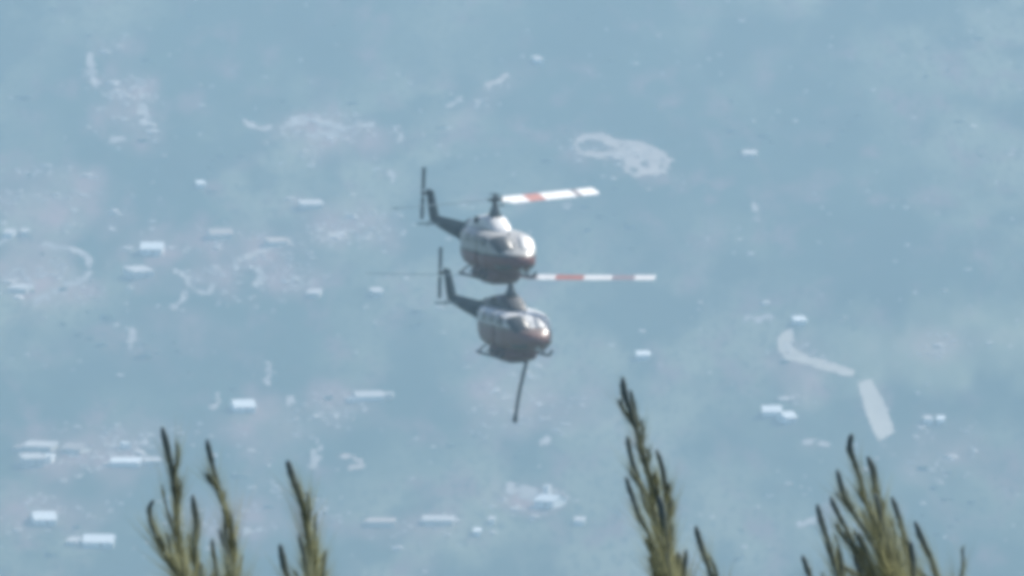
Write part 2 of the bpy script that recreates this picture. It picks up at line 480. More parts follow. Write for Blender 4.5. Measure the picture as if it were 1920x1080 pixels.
def house(px, py, wpx, kind, label, cat='house', wall=M_white, roof=M_whiteroof, yaw=0.0, depth=None, wh=2.6, group='houses on the hazy slope', rise=None):
    p = ground_hit(np.array([px]), np.array([py]))[0]
    wh = max(1.1, wh * .72)
    W = .88 * wpx * K * (p - CAM) @ FWD
    D = 1.2 * (depth or max(3.0, min(8.0, W * .8)))
    yaw = yaw * 2.2 + hrnd.uniform(-16, 16)
    t = empty({'house': 'house', 'shed': 'shed', 'barn': 'barn', 'water tank': 'water_tank', 'tent': 'tent'}[cat], (p[0], p[1], p[2] - .25), (0, 0, R(yaw)))
    tag(t, label, cat, group)
    H = wh + .25
    MB().box((0, 0, H / 2), (W, D, H)).build('wall', wall, t)
    if kind == 'gable':
        rr = rise or D * .17
        e, th = .35, .14
        x = W / 2 + e; y = D / 2 + e
        z0 = H - .02
        sl = rr / (D / 2) * e
        v = []
        for xx in (-x, x):
            v += [(xx, -y, z0 - sl), (xx, 0, z0 + rr), (xx, y, z0 - sl), (xx, -y, z0 - sl + th), (xx, 0, z0 + rr + th), (xx, y, z0 - sl + th)]
        f = [(0, 1, 7, 6), (1, 2, 8, 7), (9, 10, 4, 3), (10, 11, 5, 4), (0, 6, 9, 3), (2, 5, 11, 8), (0, 3, 4, 1), (1, 4, 5, 2), (6, 7, 10, 9), (7, 8, 11, 10)]
        ro = MB().add(v, f)
        for xx in (-W / 2 + .01, W / 2 - .01):
            ro.add([(xx - .02, -D / 2, H), (xx - .02, D / 2, H), (xx - .02, 0, H + rr - .05), (xx + .02, -D / 2, H), (xx + .02, D / 2, H), (xx + .02, 0, H + rr - .05)],
                   [(0, 2, 1), (3, 4, 5), (0, 1, 4, 3), (1, 2, 5, 4), (2, 0, 3, 5)])
        ro.build('roof', roof, t)
    elif kind == 'lean':
        rr = rise or D * .10
        x, y = W / 2 + .3, D / 2 + .3
        v = [(-x, -y, H), (x, -y, H), (x, y, H + rr), (-x, y, H + rr), (-x, -y, H + .15), (x, -y, H + .15), (x, y, H + rr + .15), (-x, y, H + rr + .15)]
        MB().add(v, [(3, 2, 1, 0), (4, 5, 6, 7), (0, 1, 5, 4), (1, 2, 6, 5), (2, 3, 7, 6), (3, 0, 4, 7)]).build('roof', roof, t)
        MB().add([(-W / 2, D / 2 - .05, H), (W / 2, D / 2 - .05, H), (W / 2, D / 2 - .05, H + rr), (-W / 2, D / 2 - .05, H + rr), (-W / 2, -D / 2, H), (W / 2, -D / 2, H)],
                 [(0, 1, 2, 3), (4, 0, 3), (5, 2, 1)]).build('gable_wall', wall, t)
    else:
        MB().box((0, 0, H + .06), (W - .2, D - .2, .12)).build('roof', roof, t)
        b = MB()
        for c, d in (((0, -D / 2, H + .13), (W + .1, .22, .26)), ((0, D / 2, H + .13), (W + .1, .22, .26)),
                     ((-W / 2 + .06, 0, H + .13), (.22, D - .23, .26)), ((W / 2 - .06, 0, H + .13), (.22, D - .23, .26))):
            b.box(c, d)
        b.build('parapet', wall, t)
    if W > 7.2:                                             # a lower wing to one side
        sd_ = hrnd.choice((-1, 1)); ww, wd_, wh_ = W * hrnd.uniform(.16, .3), D * hrnd.uniform(.5, .8), H * hrnd.uniform(.6, .8)
        oy = hrnd.choice((-1, 1)) * D * .3
        wg = MB().box((sd_ * (W / 2 + ww / 2 + .005), oy, wh_ / 2), (ww, wd_, wh_)).build('wing', hrnd.choice((wall, M_cream)), t)
        MB().box((sd_ * (W / 2 + ww / 2 + .2), oy, wh_ + .07), (ww - .1, wd_ + .3, .14)).build('wing_roof', hrnd.choice((roof, M_greyroof, M_tile)), wg)
    if W > 3.2 and wh > 1.3:
        MB().box((W * .08, -D / 2 - .02, .25 + wh * .42), (.8, .1, wh * .84)).build('door', M_wood, t)
        for s in (-.3, .34):
            fr = MB().box((W * s, -D / 2 - .02, .25 + wh * .58), (.8, .1, wh * .36)).build('window', M_white, t)
            MB().box((W * s, -D / 2 - .06, .25 + wh * .58), (.66, .06, wh * .28)).build('pane', M_pane, fr)
    return t


g = house(455, 768, 44, 'gable', 'bright white low house alone right of the leftmost conifer tip', yaw=3, depth=8, wh=1.9)
house(376, 350, 15, 'lean', 'tiny white shed standing alone high on the left slope', 'shed', depth=4, wh=1.4)
house(286, 474, 44, 'gable', 'white house with a broad roof beside the tracks on the left', yaw=-6, depth=8, wh=2.4)
house(260, 518, 46, 'lean', 'dull cream house just below the broad roofed white house', wall=M_cream, roof=M_greyroof, yaw=6, depth=7, wh=2.6)
house(690, 748, 58, 'gable', 'long off white house below the second helicopter tail', yaw=2, depth=6, wh=1.6, roof=M_greyroof)
house(728, 745, 22, 'flat', 'small grey shed against the long off white house', 'shed', wall=M_cream, roof=M_greyroof, depth=4, wh=1.4, group='sheds on the slope')
house(82, 979, 46, 'gable', 'bright white house near the lower left corner', yaw=-2, depth=8.5, wh=1.9)
house(186, 1022, 62, 'gable', 'long white house lowest on the left slope', yaw=1, depth=8, wh=2.0)
house(138, 1021, 22, 'lean', 'small pale shed at the left end of the lowest long house', 'shed', wall=M_cream, roof=M_greyroof, depth=5, wh=1.6, group='sheds on the slope')
house(1447, 777, 38, 'gable', 'off white house upper left of a bright one on the right slope', yaw=-4, depth=6.5, wh=1.8)
house(1475, 790, 24, 'gable', 'small bright white house touching its duller neighbour on the right slope', yaw=14, depth=6.5, wh=2.2)
house(1206, 671, 26, 'lean', 'small white shed alone right of the second helicopter', 'shed', depth=5, wh=1.4, group='sheds on the slope')
house(1032, 948, 44, 'gable', 'white house at the end of the pale dirt patch, low centre', yaw=-8, depth=6.5, wh=2.6)
house(1026, 925, 12, 'flat', 'small white water tank tower behind the low central house', 'water tank', depth=2.2, wh=3.0, group='sheds on the slope')
house(60, 872, 44, 'lean', 'pale cream house under a long grey roof at far left', wall=M_cream, roof=M_greyroof, depth=6, wh=3.2)
house(92, 866, 18, 'flat', 'pale white annex right of the far left cream house', 'shed', depth=5, wh=2.6, group='sheds on the slope')
house(75, 842, 64, 'lean', 'long low grey roofed house above the far left cream house', wall=M_cream, roof=M_greyroof, yaw=-3, depth=6, wh=1.4)
house(144, 846, 44, 'gable', 'tan tiled house beside the long grey roofed house', wall=M_cream, roof=M_tile, yaw=-8, depth=6, wh=1.6)
house(235, 840, 16, 'flat', 'small pale shed left of the leftmost conifer tip', 'shed', depth=4, wh=2.0, group='sheds on the slope')
house(236, 872, 62, 'lean', 'long white shed just left of the leftmost conifer tip', 'shed', wall=M_white, roof=M_whiteroof, depth=5, wh=1.6, group='sheds on the slope')
house(285, 870, 34, 'lean', 'low grey shed partly behind the leftmost conifer tip', 'shed', wall=M_cream, roof=M_greyroof, depth=4, wh=1.2, group='sheds on the slope')
house(583, 388, 46, 'lean', 'tan low house left of the first helicopter tail', wall=M_cream, roof=M_greyroof, yaw=4, depth=6, wh=1.5)
house(822, 981, 66, 'lean', 'long cream roofed shed near the bottom centre', 'shed', wall=M_cream, roof=M_greyroof, yaw=-4, depth=5, wh=1.6, group='sheds on the slope')
house(715, 984, 58, 'lean', 'long dull grey shed left of the cream roofed one', 'shed', wall=M_cream, roof=M_tile, yaw=0, depth=4, wh=1.3, group='sheds on the slope')
house(895, 1002, 13, 'lean', 'tiny white shed right of the long cream roofed shed', 'shed', depth=3.5, wh=1.2, group='sheds on the slope')
house(922, 980, 12, 'lean', 'tiny grey shed just above a tiny white one', 'shed', roof=M_greyroof, depth=3, wh=1.2, group='sheds on the slope')
house(1087, 982, 20, 'lean', 'small white shed right of the low central house', 'shed', roof=M_greyroof, depth=4, wh=1.4, group='sheds on the slope')
house(1499, 606, 24, 'lean', 'small pale house at the top end of the bending dirt road', roof=M_whiteroof, depth=5, wh=1.4)
house(1764, 792, 14, 'lean', 'tiny white shed at the right edge of the slope', 'shed', depth=4, wh=1.2, group='sheds on the slope')
house(1740, 792, 14, 'lean', 'tiny dull shed left of the white one by the right edge', 'shed', roof=M_greyroof, depth=4, wh=1.1, group='sheds on the slope')
house(1406, 294, 28, 'lean', 'small grey shed alone high on the right slope', 'shed', roof=M_greyroof, wall=M_cream, depth=5, wh=1.2, group='sheds on the slope')
house(1008, 117, 14, 'lean', 'small grey shed highest on the slope', 'shed', roof=M_greyroof, depth=5, wh=1.2, group='sheds on the slope')
house(40, 546, 42, 'lean', 'pale shed beside the winding track at far left', 'shed', wall=M_cream, roof=M_greyroof, yaw=-5, depth=5.5, wh=1.4, group='sheds on the slope')
house(18, 442, 20, 'lean', 'small pale shed at the left edge above the winding track', 'shed', roof=M_greyroof, depth=5, wh=1.4, group='sheds on the slope')
house(47, 440, 14, 'lean', 'tiny pale shed second from the left edge', 'shed', roof=M_greyroof, wall=M_cream, depth=4, wh=1.3, group='sheds on the slope')
house(412, 444, 46, 'gable', 'tan roofed house between two tracks on the left slope', wall=M_cream, roof=M_tile, yaw=6, depth=6, wh=1.8)
house(518, 458, 40, 'lean', 'tan roofed shed at the upper end of the left track', 'shed', wall=M_cream, roof=M_tile, yaw=8, depth=5, wh=1.4, group='sheds on the slope')
house(706, 552, 22, 'lean', 'small grey shed left of the second helicopter tail rotor', 'shed', wall=M_cream, roof=M_greyroof, depth=5, wh=1.5, group='sheds on the slope')
house(590, 555, 26, 'lean', 'small grey shed alone left of the first helicopter', 'shed', wall=M_cream, roof=M_greyroof, depth=5, wh=1.3, group='sheds on the slope')

# ------------------------------------------------------------------ helicopters
WHITE = (.46, .46, .45)
M_heliwhite = material('white_paint', (.78, .78, .775), .42, .05, 1.5, .9)
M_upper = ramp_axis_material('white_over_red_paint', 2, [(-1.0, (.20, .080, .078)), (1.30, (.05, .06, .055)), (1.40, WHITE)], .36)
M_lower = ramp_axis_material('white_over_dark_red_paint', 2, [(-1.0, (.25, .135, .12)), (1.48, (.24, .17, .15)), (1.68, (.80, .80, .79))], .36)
M_belly = material('dark_red_tank', (.18, .085, .085), .45, .15, 2, .4)
M_boom = material('dark_tail_paint', (.012, .034, .046), .7, .2, 1.5, .12)
M_dark = material('dark_metal', (.035, .045, .052), .7, .2, 4, .15)
M_greyc = material('grey_cowling', (.055, .06, .07), .5, .12, 2, .4)
M_glass = material('dark_glass', (.045, .055, .058), .34, .15, 1, 1.0)
M_glare = material('glare_glass', (.62, .62, .61), .44, .15, 1, 1.0)  # same glass as the dark pane, sun glare painted in as a bright base
M_tailblade = material('tail_blade_grey', (.10, .13, .15), .5, .12, 2, .3)
M_hazeblade = material('haze_toned_blade', (.16, .25, .31), .6, .08, 1, .2)  # background haze colour painted on, so the left blade fades into it
M_sideglass = material('grey_side_glass', (.31, .32, .32), .4, .15, 1, .5)
M_under = material('haze_toned_underside', (.32, .46, .58), .6, .06, 1, .3)  # blue-grey of the haze put into the underside colour
M_hose = material('hose_rubber', (.035, .045, .055), .7, .15, 8, .3)
M_lamp = material('lamp_lens', (.5, .5, .48), .2, .05, 2, .5)

SEC = np.array([  # y, half width, z bottom, z top, squareness
    [3.58, .14, .96, 1.14, 2.2], [3.48, .46, .80, 1.32, 2.3], [3.28, .74, .68, 1.50, 2.6], [3.00, .96, .60, 1.66, 3.0],
    [2.70, 1.10, .56, 1.90, 3.3], [2.40, 1.19, .53, 2.12, 3.6], [2.05, 1.25, .52, 2.26, 4.0], [1.60, 1.29, .50, 2.34, 4.6],
    [.80, 1.31, .50, 2.37, 5.0], [-.40, 1.31, .50, 2.37, 5.0], [-1.10, 1.28, .54, 2.36, 4.6], [-1.60, 1.16, .66, 2.33, 4.0],
    [-2.10, .94, .88, 2.29, 3.2], [-2.60, .72, 1.10, 2.26, 2.6], [-3.00, .58, 1.24, 2.24, 2.3]])


def sec_at(y, T=SEC):
    ys_ = T[::-1, 0]
    return [np.interp(y, ys_, T[::-1, k]) for k in range(1, 5)]


def surf(y, th, T=SEC, off=0.0):
    w_, zb, zt, n = sec_at(y, T)
    c, s = math.cos(th), math.sin(th)
    e = 2 / n
    return ((w_ + off) * math.copysign(abs(c) ** e, c), y, (zb + zt) / 2 + ((zt - zb) / 2 + off) * math.copysign(abs(s) ** e, s))


def loft(T, n=40, ysub=None):
    yy = ysub if ysub is not None else T[:, 0]
    v = []; f = []
    for y in yy:
        for k in range(n): v.append(surf(y, 2 * math.pi * k / n, T))
    for i in range(len(yy) - 1):
        for k in range(n):
            f.append((i * n + k, (i + 1) * n + k, (i + 1) * n + (k + 1) % n, i * n + (k + 1) % n))
    f.append(tuple(range(n))); f.append(tuple(len(v) - n + k for k in range(n - 1, -1, -1)))
    return v, f


def patch(ys_, t0, t1, off, th_n=7, T=SEC, thick=.03):
    """a curved panel lying proud of the hull, closed and with thickness"""
    ny_ = len(ys_); v = []; f = []
    for lay in (0, 1):
        for i, y in enumerate(ys_):
            a0 = t0[i] if isinstance(t0, (list, tuple)) else t0
            a1 = t1[i] if isinstance(t1, (list, tuple)) else t1
            for k in range(th_n): v.append(surf(y, R(a0 + (a1 - a0) * k / (th_n - 1)), T, off - thick * (1 - lay)))
    n = ny_ * th_n
    I = lambda l, i, k: l * n + i * th_n + k
    for i in range(ny_ - 1):
        for k in range(th_n - 1):
            f.append((I(1, i, k), I(1, i + 1, k), I(1, i + 1, k + 1), I(1, i, k + 1)))
            f.append((I(0, i, k + 1), I(0, i + 1, k + 1), I(0, i + 1, k), I(0, i, k)))
    for i in range(ny_ - 1):
        f.append((I(0, i, 0), I(0, i + 1, 0), I(1, i + 1, 0), I(1, i, 0)))
        f.append((I(1, i, th_n - 1), I(1, i + 1, th_n - 1), I(0, i + 1, th_n - 1), I(0, i, th_n - 1)))
    for k in range(th_n - 1):
        f.append((I(0, 0, k), I(1, 0, k), I(1, 0, k + 1), I(0, 0, k + 1)))
        f.append((I(1, ny_ - 1, k), I(0, ny_ - 1, k), I(0, ny_ - 1, k + 1), I(1, ny_ - 1, k + 1)))
    return v, f


def wing(root, tip, c0, c1, t0, t1, normal, sweep=0.0):
    """tapered aerofoil between two points; chord along local Y, thickness along normal"""
    v = []; f = []
    prof = [(0.5, 0), (.3, .45), (-.05, .5), (-.5, .05), (-.5, -.05), (-.05, -.5), (.3, -.45)]
    nn = Vector(normal).normalized()
    for p, c, t in ((Vector(root), c0, t0), (Vector(tip), c1, t1)):
        for a, b in prof: v.append(p + Vector((0, a * c, 0)) + nn * (b * t))
    n = len(prof)
    for k in range(n): f.append((k, (k + 1) % n, n + (k + 1) % n, n + k))
    f.append(tuple(range(n - 1, -1, -1))); f.append(tuple(n + k for k in range(n)))
    return v, f


def blade_mesh(L0, L1, chord, th):
    """rotor blade along +X, leading edge +Y, a few spanwise stations"""
    prof = [(.28, 0), (.22, .38), (.02, .5), (-.3, .28), (-.72, .03), (-.72, -.03), (-.3, -.2), (.02, -.34), (.22, -.28)]
    v = []; f = []; n = len(prof)
    st = np.concatenate([[L0, L0 + .25], np.linspace(L0 + .5, L1 - .15, 12), [L1]])
    for x in st:
        c = chord * (1 if x > L0 + .3 else .55) * (.8 if x == L1 else 1)
        u = (x - L0) / (L1 - L0)
        tw = R(1.5) * (.5 - u)
        for a, b in prof:
            y, z = a * c, b * th
            v.append((x, y * math.cos(tw) - z * math.sin(tw), y * math.sin(tw) + z * math.cos(tw) + .04 * u * u))
    for i in range(len(st) - 1):
        for k in range(n): f.append((i * n + k, i * n + (k + 1) % n, (i + 1) * n + (k + 1) % n, (i + 1) * n + k))
    f.append(tuple(range(n - 1, -1, -1))); f.append(tuple((len(st) - 1) * n + k for k in range(n)))
    me_ = mesh('rotor_blade', v, f)
    for i in range(len(st) - 1):
        for k in range(4, n): me_.polygons[i * n + k].material_index = 1      # unbanded underside in a haze tone
    return me_


def helicopter(loc, yaw, pitch, roll, rotor_az, bands, label, cowl_mat, hose, blade_pitch, body):
    t = empty('helicopter', loc)
    t.rotation_euler = (R(pitch), R(roll), R(yaw))
    t.rotation_mode = 'XYZ'
    tag(t, label, 'helicopter', 'two firefighting helicopters flying one above the other')
    ysub = np.unique(np.concatenate([SEC[:, 0], (SEC[1:, 0] + SEC[:-1, 0]) / 2]))[::-1]
    v, f = loft(SEC, 48, ysub)
    obj('fuselage', mesh('fuselage', v, f), body, t, True)
    # glazing
    yw = [2.08, 2.25, 2.45, 2.65, 2.85, 2.98]
    for s in (0, 1):
        lo = [30, 27, 24, 22, 22, 26]; hi = [86, 86.5, 87, 87, 87, 86]
        if s: lo, hi = [180 - a for a in hi], [180 - a for a in lo]
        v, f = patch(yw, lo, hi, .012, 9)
        obj('windshield', mesh('windshield', v, f), M_glare if s else M_glass, t, True)  # left pane carries the painted glare
        a0, a1 = (-52, -18) if not s else (198, 232)
        v, f = patch([2.62, 2.85, 3.05, 3.25, 3.38], a0, a1, .010, 6)
        obj('chin_window', mesh('chin_window', v, f), M_glass, t, True)
        sg = -1 if s else 1
        def rg(a, b): return (a, b) if not s else (180 - b, 180 - a)
        d0 = rg(-40, 42)
        v, f = patch([1.12, 1.35, 1.6, 1.85, 2.02], *d0, .014, 14)
        d = obj('cockpit_door', mesh('cockpit_door', v, f), body, t, True)
        v, f = patch([1.22, 1.45, 1.7, 1.9], *rg(6, 38), .026, 6)
        obj('door_window', mesh('door_window', v, f), M_glass, d, True)
        MB().box((sg * 1.335, 1.22, 1.28), (.03, .14, .04)).build('handle', M_dark, d)
        v, f = patch([-1.0, -.5, 0, .5, 1.04], *d0, .014, 14)
        d = obj('cabin_door', mesh('cabin_door', v, f), body, t, True)
        for y0, y1 in ((-.85, -.1), (.1, .88)):
            v, f = patch([y0, (y0 + y1) / 2, y1], *rg(5, 36), .026, 6)
            obj('door_window', mesh('door_window', v, f), M_sideglass, d, True)
        MB().box((sg * 1.345, .96, 1.24), (.03, .14, .04)).build('handle', M_dark, d)
        # skid, step
        x = sg * 1.32
        MB().tube([(x, -1.25, .14), (x, -1.0, .11), (x, 1.6, .11), (x, 1.9, .17), (x, 2.1, .30), (x, 2.18, .42)], .065, 10).build('skid', M_dark, t, True)
        MB().box((sg * 1.34, .75, .36), (.30, .9, .05)).build('boarding_step', M_dark, t)
        # equipment basket strut seen dark below the cabin side
        for y0, y1 in ((1.15, 1.12), (.35, .38)):
            MB().tube([(sg * 1.12, y0, .54), (sg * 1.30, y1, .30)], .035, 6).build('step_strut', M_dark, t)
    # nose details
    MB().box((0, 2.55, 1.96), (.05, .95, .03)).build('windshield_post', M_heliwhite, t)
    MB().tube([(0, 3.45, .70), (0, 3.55, .70)], [.11, .13], 12).build('landing_light', M_lamp, t)
    MB().tube([(.1, 2.0, 2.2), (.1, 2.15, 2.52)], .03, 6).build('wire_cutter', M_dark, t)
    MB().tube([(-.3, .9, 2.36), (-.3, .8, 2.85)], .018, 6).build('antenna', M_dark, t)
    # cowling
    CW = np.array([[1.25, .30, 2.20, 2.36, 2.2], [.95, .48, 2.20, 2.58, 2.2], [.55, .58, 2.20, 2.86, 2.3], [.15, .62, 2.20, 3.08, 2.2], [-.35, .62, 2.20, 3.10, 2.3],
                   [-1.1, .60, 2.1, 2.98, 2.5], [-1.8, .52, 2.0, 2.86, 2.5], [-2.5, .40, 1.95, 2.68, 2.3], [-2.95, .30, 1.95, 2.52, 2.2]])
    v, f = loft(CW, 28)
    obj('engine_cowling', mesh('engine_cowling', v, f), cowl_mat, t, True)
    for sg in (1, -1):
        MB().tube([(sg * .50, -.85, 2.74), (sg * .66, -.78, 2.76)], [.17, .19], 12).build('air_intake', M_dark, t)
    MB().tube([(0, -2.7, 2.36), (0, -3.05, 2.38), (0, -3.2, 2.40)], [.17, .17, .19], 14).build('exhaust_pipe', M_dark, t, True)
    # mast and rotor
    MB().tube([(0, 0, 3.0), (0, 0, 3.25), (0, 0, 3.55), (0, 0, 3.96 if hose else 3.78)], [.36, .24, .14, .11], 12).build('rotor_mast', M_tailblade, t, True)
    h = MB().tube([(0, 0, -.10), (0, 0, .14)], [.17, .13], 14).box((0, 0, 0), (.9, .20, .14))
    h.tube([(-.35, .32, -.28), (.35, .32, -.28)], .03, 6).tube([(.3, .3, -.26), (.55, .25, .0)], .025, 6).tube([(-.3, .3, -.26), (-.55, -.25, .0)], .025, 6)
    rot = h.build('main_rotor', M_dark, t)
    rot.location = (0, 0, 4.02 if hose else 3.84)
    rot.rotation_euler = (0, 0, R(rotor_az))
    bmt = ramp_axis_material('banded_blade_paint', 0, bands, .35)
    for k in (0, 1):
        b = obj('rotor_blade', blade_mesh(.34, 7.3, .70, .06), [bmt, M_under] if k else [M_hazeblade, M_hazeblade], rot, False)
        b.rotation_euler = (R(blade_pitch[k]), 0, math.pi * k)      # cyclic pitch: more on the retreating side
    MB().tube([(0, -.36, .24), (0, .36, .24)], .03, 8).tube([(0, 0, .1), (0, 0, .3)], .06, 8).build('hub_cap', M_dark, rot)
    # tail
    TB = np.array([[-2.9, .60, 1.22, 2.26, 2.2], [-4.0, .48, 1.42, 2.22, 2.1], [-5.5, .42, 1.58, 2.20, 2.1], [-7.0, .30, 1.76, 2.18, 2.1], [-7.9, .15, 1.92, 2.16, 2.0], [-8.25, .08, 2.0, 2.2, 2.0]])
    v, f = loft(TB, 20)
    boom = obj('tail_boom', mesh('tail_boom', v, f), M_boom, t, True)
    MB().tube([(0, -3.0, 2.24), (0, -5.0, 2.24), (0, -7.3, 2.22)], .075, 8).build('driveshaft_cover', M_boom, boom, True)
    # swept fin
    prof = [(-7.05, 2.10), (-7.55, 2.32), (-8.20, 3.45), (-8.78, 3.50), (-8.66, 3.1), (-8.30, 2.25), (-8.05, 1.95), (-7.3, 1.92)]
    v = []
    for sx in (-1, 1):
        for i, (y, z) in enumerate(prof):
            v.append((sx * (.11 if z < 3 else .08), y, z))
    n = len(prof)
    f = [tuple(range(n)), tuple(range(2 * n - 1, n - 1, -1))] + [(i, n + i, n + (i + 1) % n, (i + 1) % n) for i in range(n)]
    me_ = mesh('tail_fin', v, f); bmm = bmesh.new(); bmm.from_mesh(me_); bmesh.ops.recalc_face_normals(bmm, faces=bmm.faces); bmm.to_mesh(me_); bmm.free()
    obj('tail_fin', me_, M_boom, t)
    MB().tube([(.0, -8.45, 1.95), (0, -8.75, 1.62)], .025, 6).tube([(0, -8.0, 2.0), (0, -8.45, 1.95)], .03, 6).build('tail_guard', M_dark, t)
    for sg in (1, -1):
        v, f = wing((sg * .16, -6.35, 2.02), (sg * 1.42, -6.45, 2.02), .78, .62, .10, .06, (0, 0, 1))
        me_ = mesh('elevator', v, f); bmm = bmesh.new(); bmm.from_mesh(me_); bmesh.ops.recalc_face_normals(bmm, faces=bmm.faces); bmm.to_mesh(me_); bmm.free()
        obj('elevator', me_, M_boom, t)
    tr = MB().tube([(-.16, 0, 0), (.22, 0, 0)], .075, 10).tube([(.14, 0, -.22), (.14, 0, .22)], .05, 8).build('tail_rotor', M_dark, t)
    tr.location = (.22, -8.52, 3.30)
    tr.rotation_euler = (R(6), R(-4), 0)
    for sg in (1, -1):
        m = MB().box((.14, 0, sg * .76), (.05, .36, 1.06))
        m.build('tail_rotor_blade', M_tailblade, tr)
    # undercarriage cross tubes and belly tank
    for y in (1.2, -.95):
        MB().tube([(-1.32, y, .11), (-1.24, y, .30), (-.9, y, .52), (0, y, .56), (.9, y, .52), (1.24, y, .30), (1.32, y, .11)], .05, 8).build('cross_tube', M_dark, t, True)
    TK = np.array([[2.05, .30, .18, .58, 2.6], [1.9, .62, .02, .62, 3.0], [1.4, .84, -.16, .62, 3.4], [.2, .90, -.22, .62, 3.6], [-.9, .84, -.16, .62, 3.4], [-1.3, .6, .1, .62, 3.0]])
    v, f = loft(TK, 28)
    tk = obj('belly_tank', mesh('belly_tank', v, f), M_belly, t, True)
    MB().box((0, .3, -.24), (.9, 1.5, .05)).build('tank_door', M_dark, tk)
    if hose:
        pts = [(-.52, .9, -.1)]
        for k in range(1, 13):
            u = k / 12
            pts.append((-.52 + hose[0] * u + .06 * math.sin(u * 3), .9 - .2 * u, -.1 - hose[1] * u))
        hs = MB().tube(pts, [.085] * 12 + [.10], 10).build('snorkel_hose', M_hose, t, True)
        e = Vector(pts[-1])
        MB().tube([e, e + Vector((.03, -.01, -.28))], [.115, .12], 12).build('pump_head', M_dark, hs)
    return t


WH, RD, DK, GY_ = (.84, .84, .83), (.48, .20, .16), (.22, .20, .21), (.34, .29, .31)
p1 = at(926, 519, 800.0)
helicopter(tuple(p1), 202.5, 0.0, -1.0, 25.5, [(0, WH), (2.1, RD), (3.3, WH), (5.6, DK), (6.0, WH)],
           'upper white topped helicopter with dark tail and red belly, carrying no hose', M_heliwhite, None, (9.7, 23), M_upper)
p2 = at(958, 666, 815.0)
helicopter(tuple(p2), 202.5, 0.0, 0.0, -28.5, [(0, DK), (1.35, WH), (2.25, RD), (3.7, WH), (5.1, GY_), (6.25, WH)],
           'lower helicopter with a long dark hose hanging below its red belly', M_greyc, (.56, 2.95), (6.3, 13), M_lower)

# ------------------------------------------------------------------ near conifers
def shoot_material(name, a, b, c, leaf=False):
    m = bpy.data.materials.new(name); m.use_nodes = True
    n = m.node_tree; p = n.nodes['Principled BSDF']; p.inputs['Roughness'].default_value = .75
    p.inputs['Specular IOR Level'].default_value = .25
    at_ = n.nodes.new('ShaderNodeAttribute'); at_.attribute_name = 'age'
    rp = n.nodes.new('ShaderNodeValToRGB')
    rp.color_ramp.elements[0].position = .0; rp.color_ramp.elements[0].color = a + (1,)
    rp.color_ramp.elements[1].position = 1.0; rp.color_ramp.elements[1].color = c + (1,)
    e = rp.color_ramp.elements.new(.45); e.color = b + (1,)
    n.links.new(at_.outputs['Fac'], rp.inputs[0])
    nz = n.nodes.new('ShaderNodeTexNoise'); nz.inputs['Scale'].default_value = 60
    tc = n.nodes.new('ShaderNodeTexCoord'); n.links.new(tc.outputs['Object'], nz.inputs['Vector'])
    r2 = n.nodes.new('ShaderNodeMapRange'); r2.inputs['To Min'].default_value = .6; r2.inputs['To Max'].default_value = 1.35
    n.links.new(nz.outputs['Fac'], r2.inputs['Value'])
    mx = n.nodes.new('ShaderNodeMix'); mx.data_type = 'RGBA'; mx.blend_type = 'MULTIPLY'; mx.inputs[0].default_value = 1
    n.links.new(rp.outputs[0], mx.inputs[6]); n.links.new(r2.outputs[0], mx.inputs[7])
    n.links.new(mx.outputs[2], p.inputs['Base Color'])
    if leaf:                                                # thin needles let the light through
        tl = n.nodes.new('ShaderNodeBsdfTranslucent'); n.links.new(mx.outputs[2], tl.inputs['Color'])
        ms = n.nodes.new('ShaderNodeMixShader'); ms.inputs[0].default_value = .6
        n.links.new(p.outputs[0], ms.inputs[1]); n.links.new(tl.outputs[0], ms.inputs[2])
        n.links.new(ms.outputs[0], n.nodes['Material Output'].inputs['Surface'])
    return m


M_stem = shoot_material('shoot_bark', (.080, .115, .125), (.10, .125, .11), (.12, .125, .08))
M_needle = shoot_material('needle_green', (.09, .13, .14), (.14, .16, .095), (.17, .16, .065), True)
M_fuzz = shoot_material('needle_pale', (.22, .26, .21), (.33, .34, .20), (.33, .31, .13), True)
M_bark = material('bark', (.09, .07, .05), .9, .3, 20, .2, bump=.4)


def set_age(me, arr):
    a = me.attributes.new('age', 'FLOAT', 'POINT'); a.data.foreach_set('value', np.asarray(arr, np.float32))


def catmull(P, per=8):
    P = np.array(P, float); n = len(P); out = []
    for i in range(n - 1):
        p0, p1, p2, p3 = P[max(i - 1, 0)], P[i], P[i + 1], P[min(i + 2, n - 1)]
        for f in np.linspace(0, 1, per, endpoint=False):
            out.append(.5 * (2 * p1 + (p2 - p0) * f + (2 * p0 - 5 * p1 + 4 * p2 - p3) * f * f + (3 * p1 - p0 - 3 * p2 + p3) * f ** 3))
    out.append(P[-1]); return np.array(out)


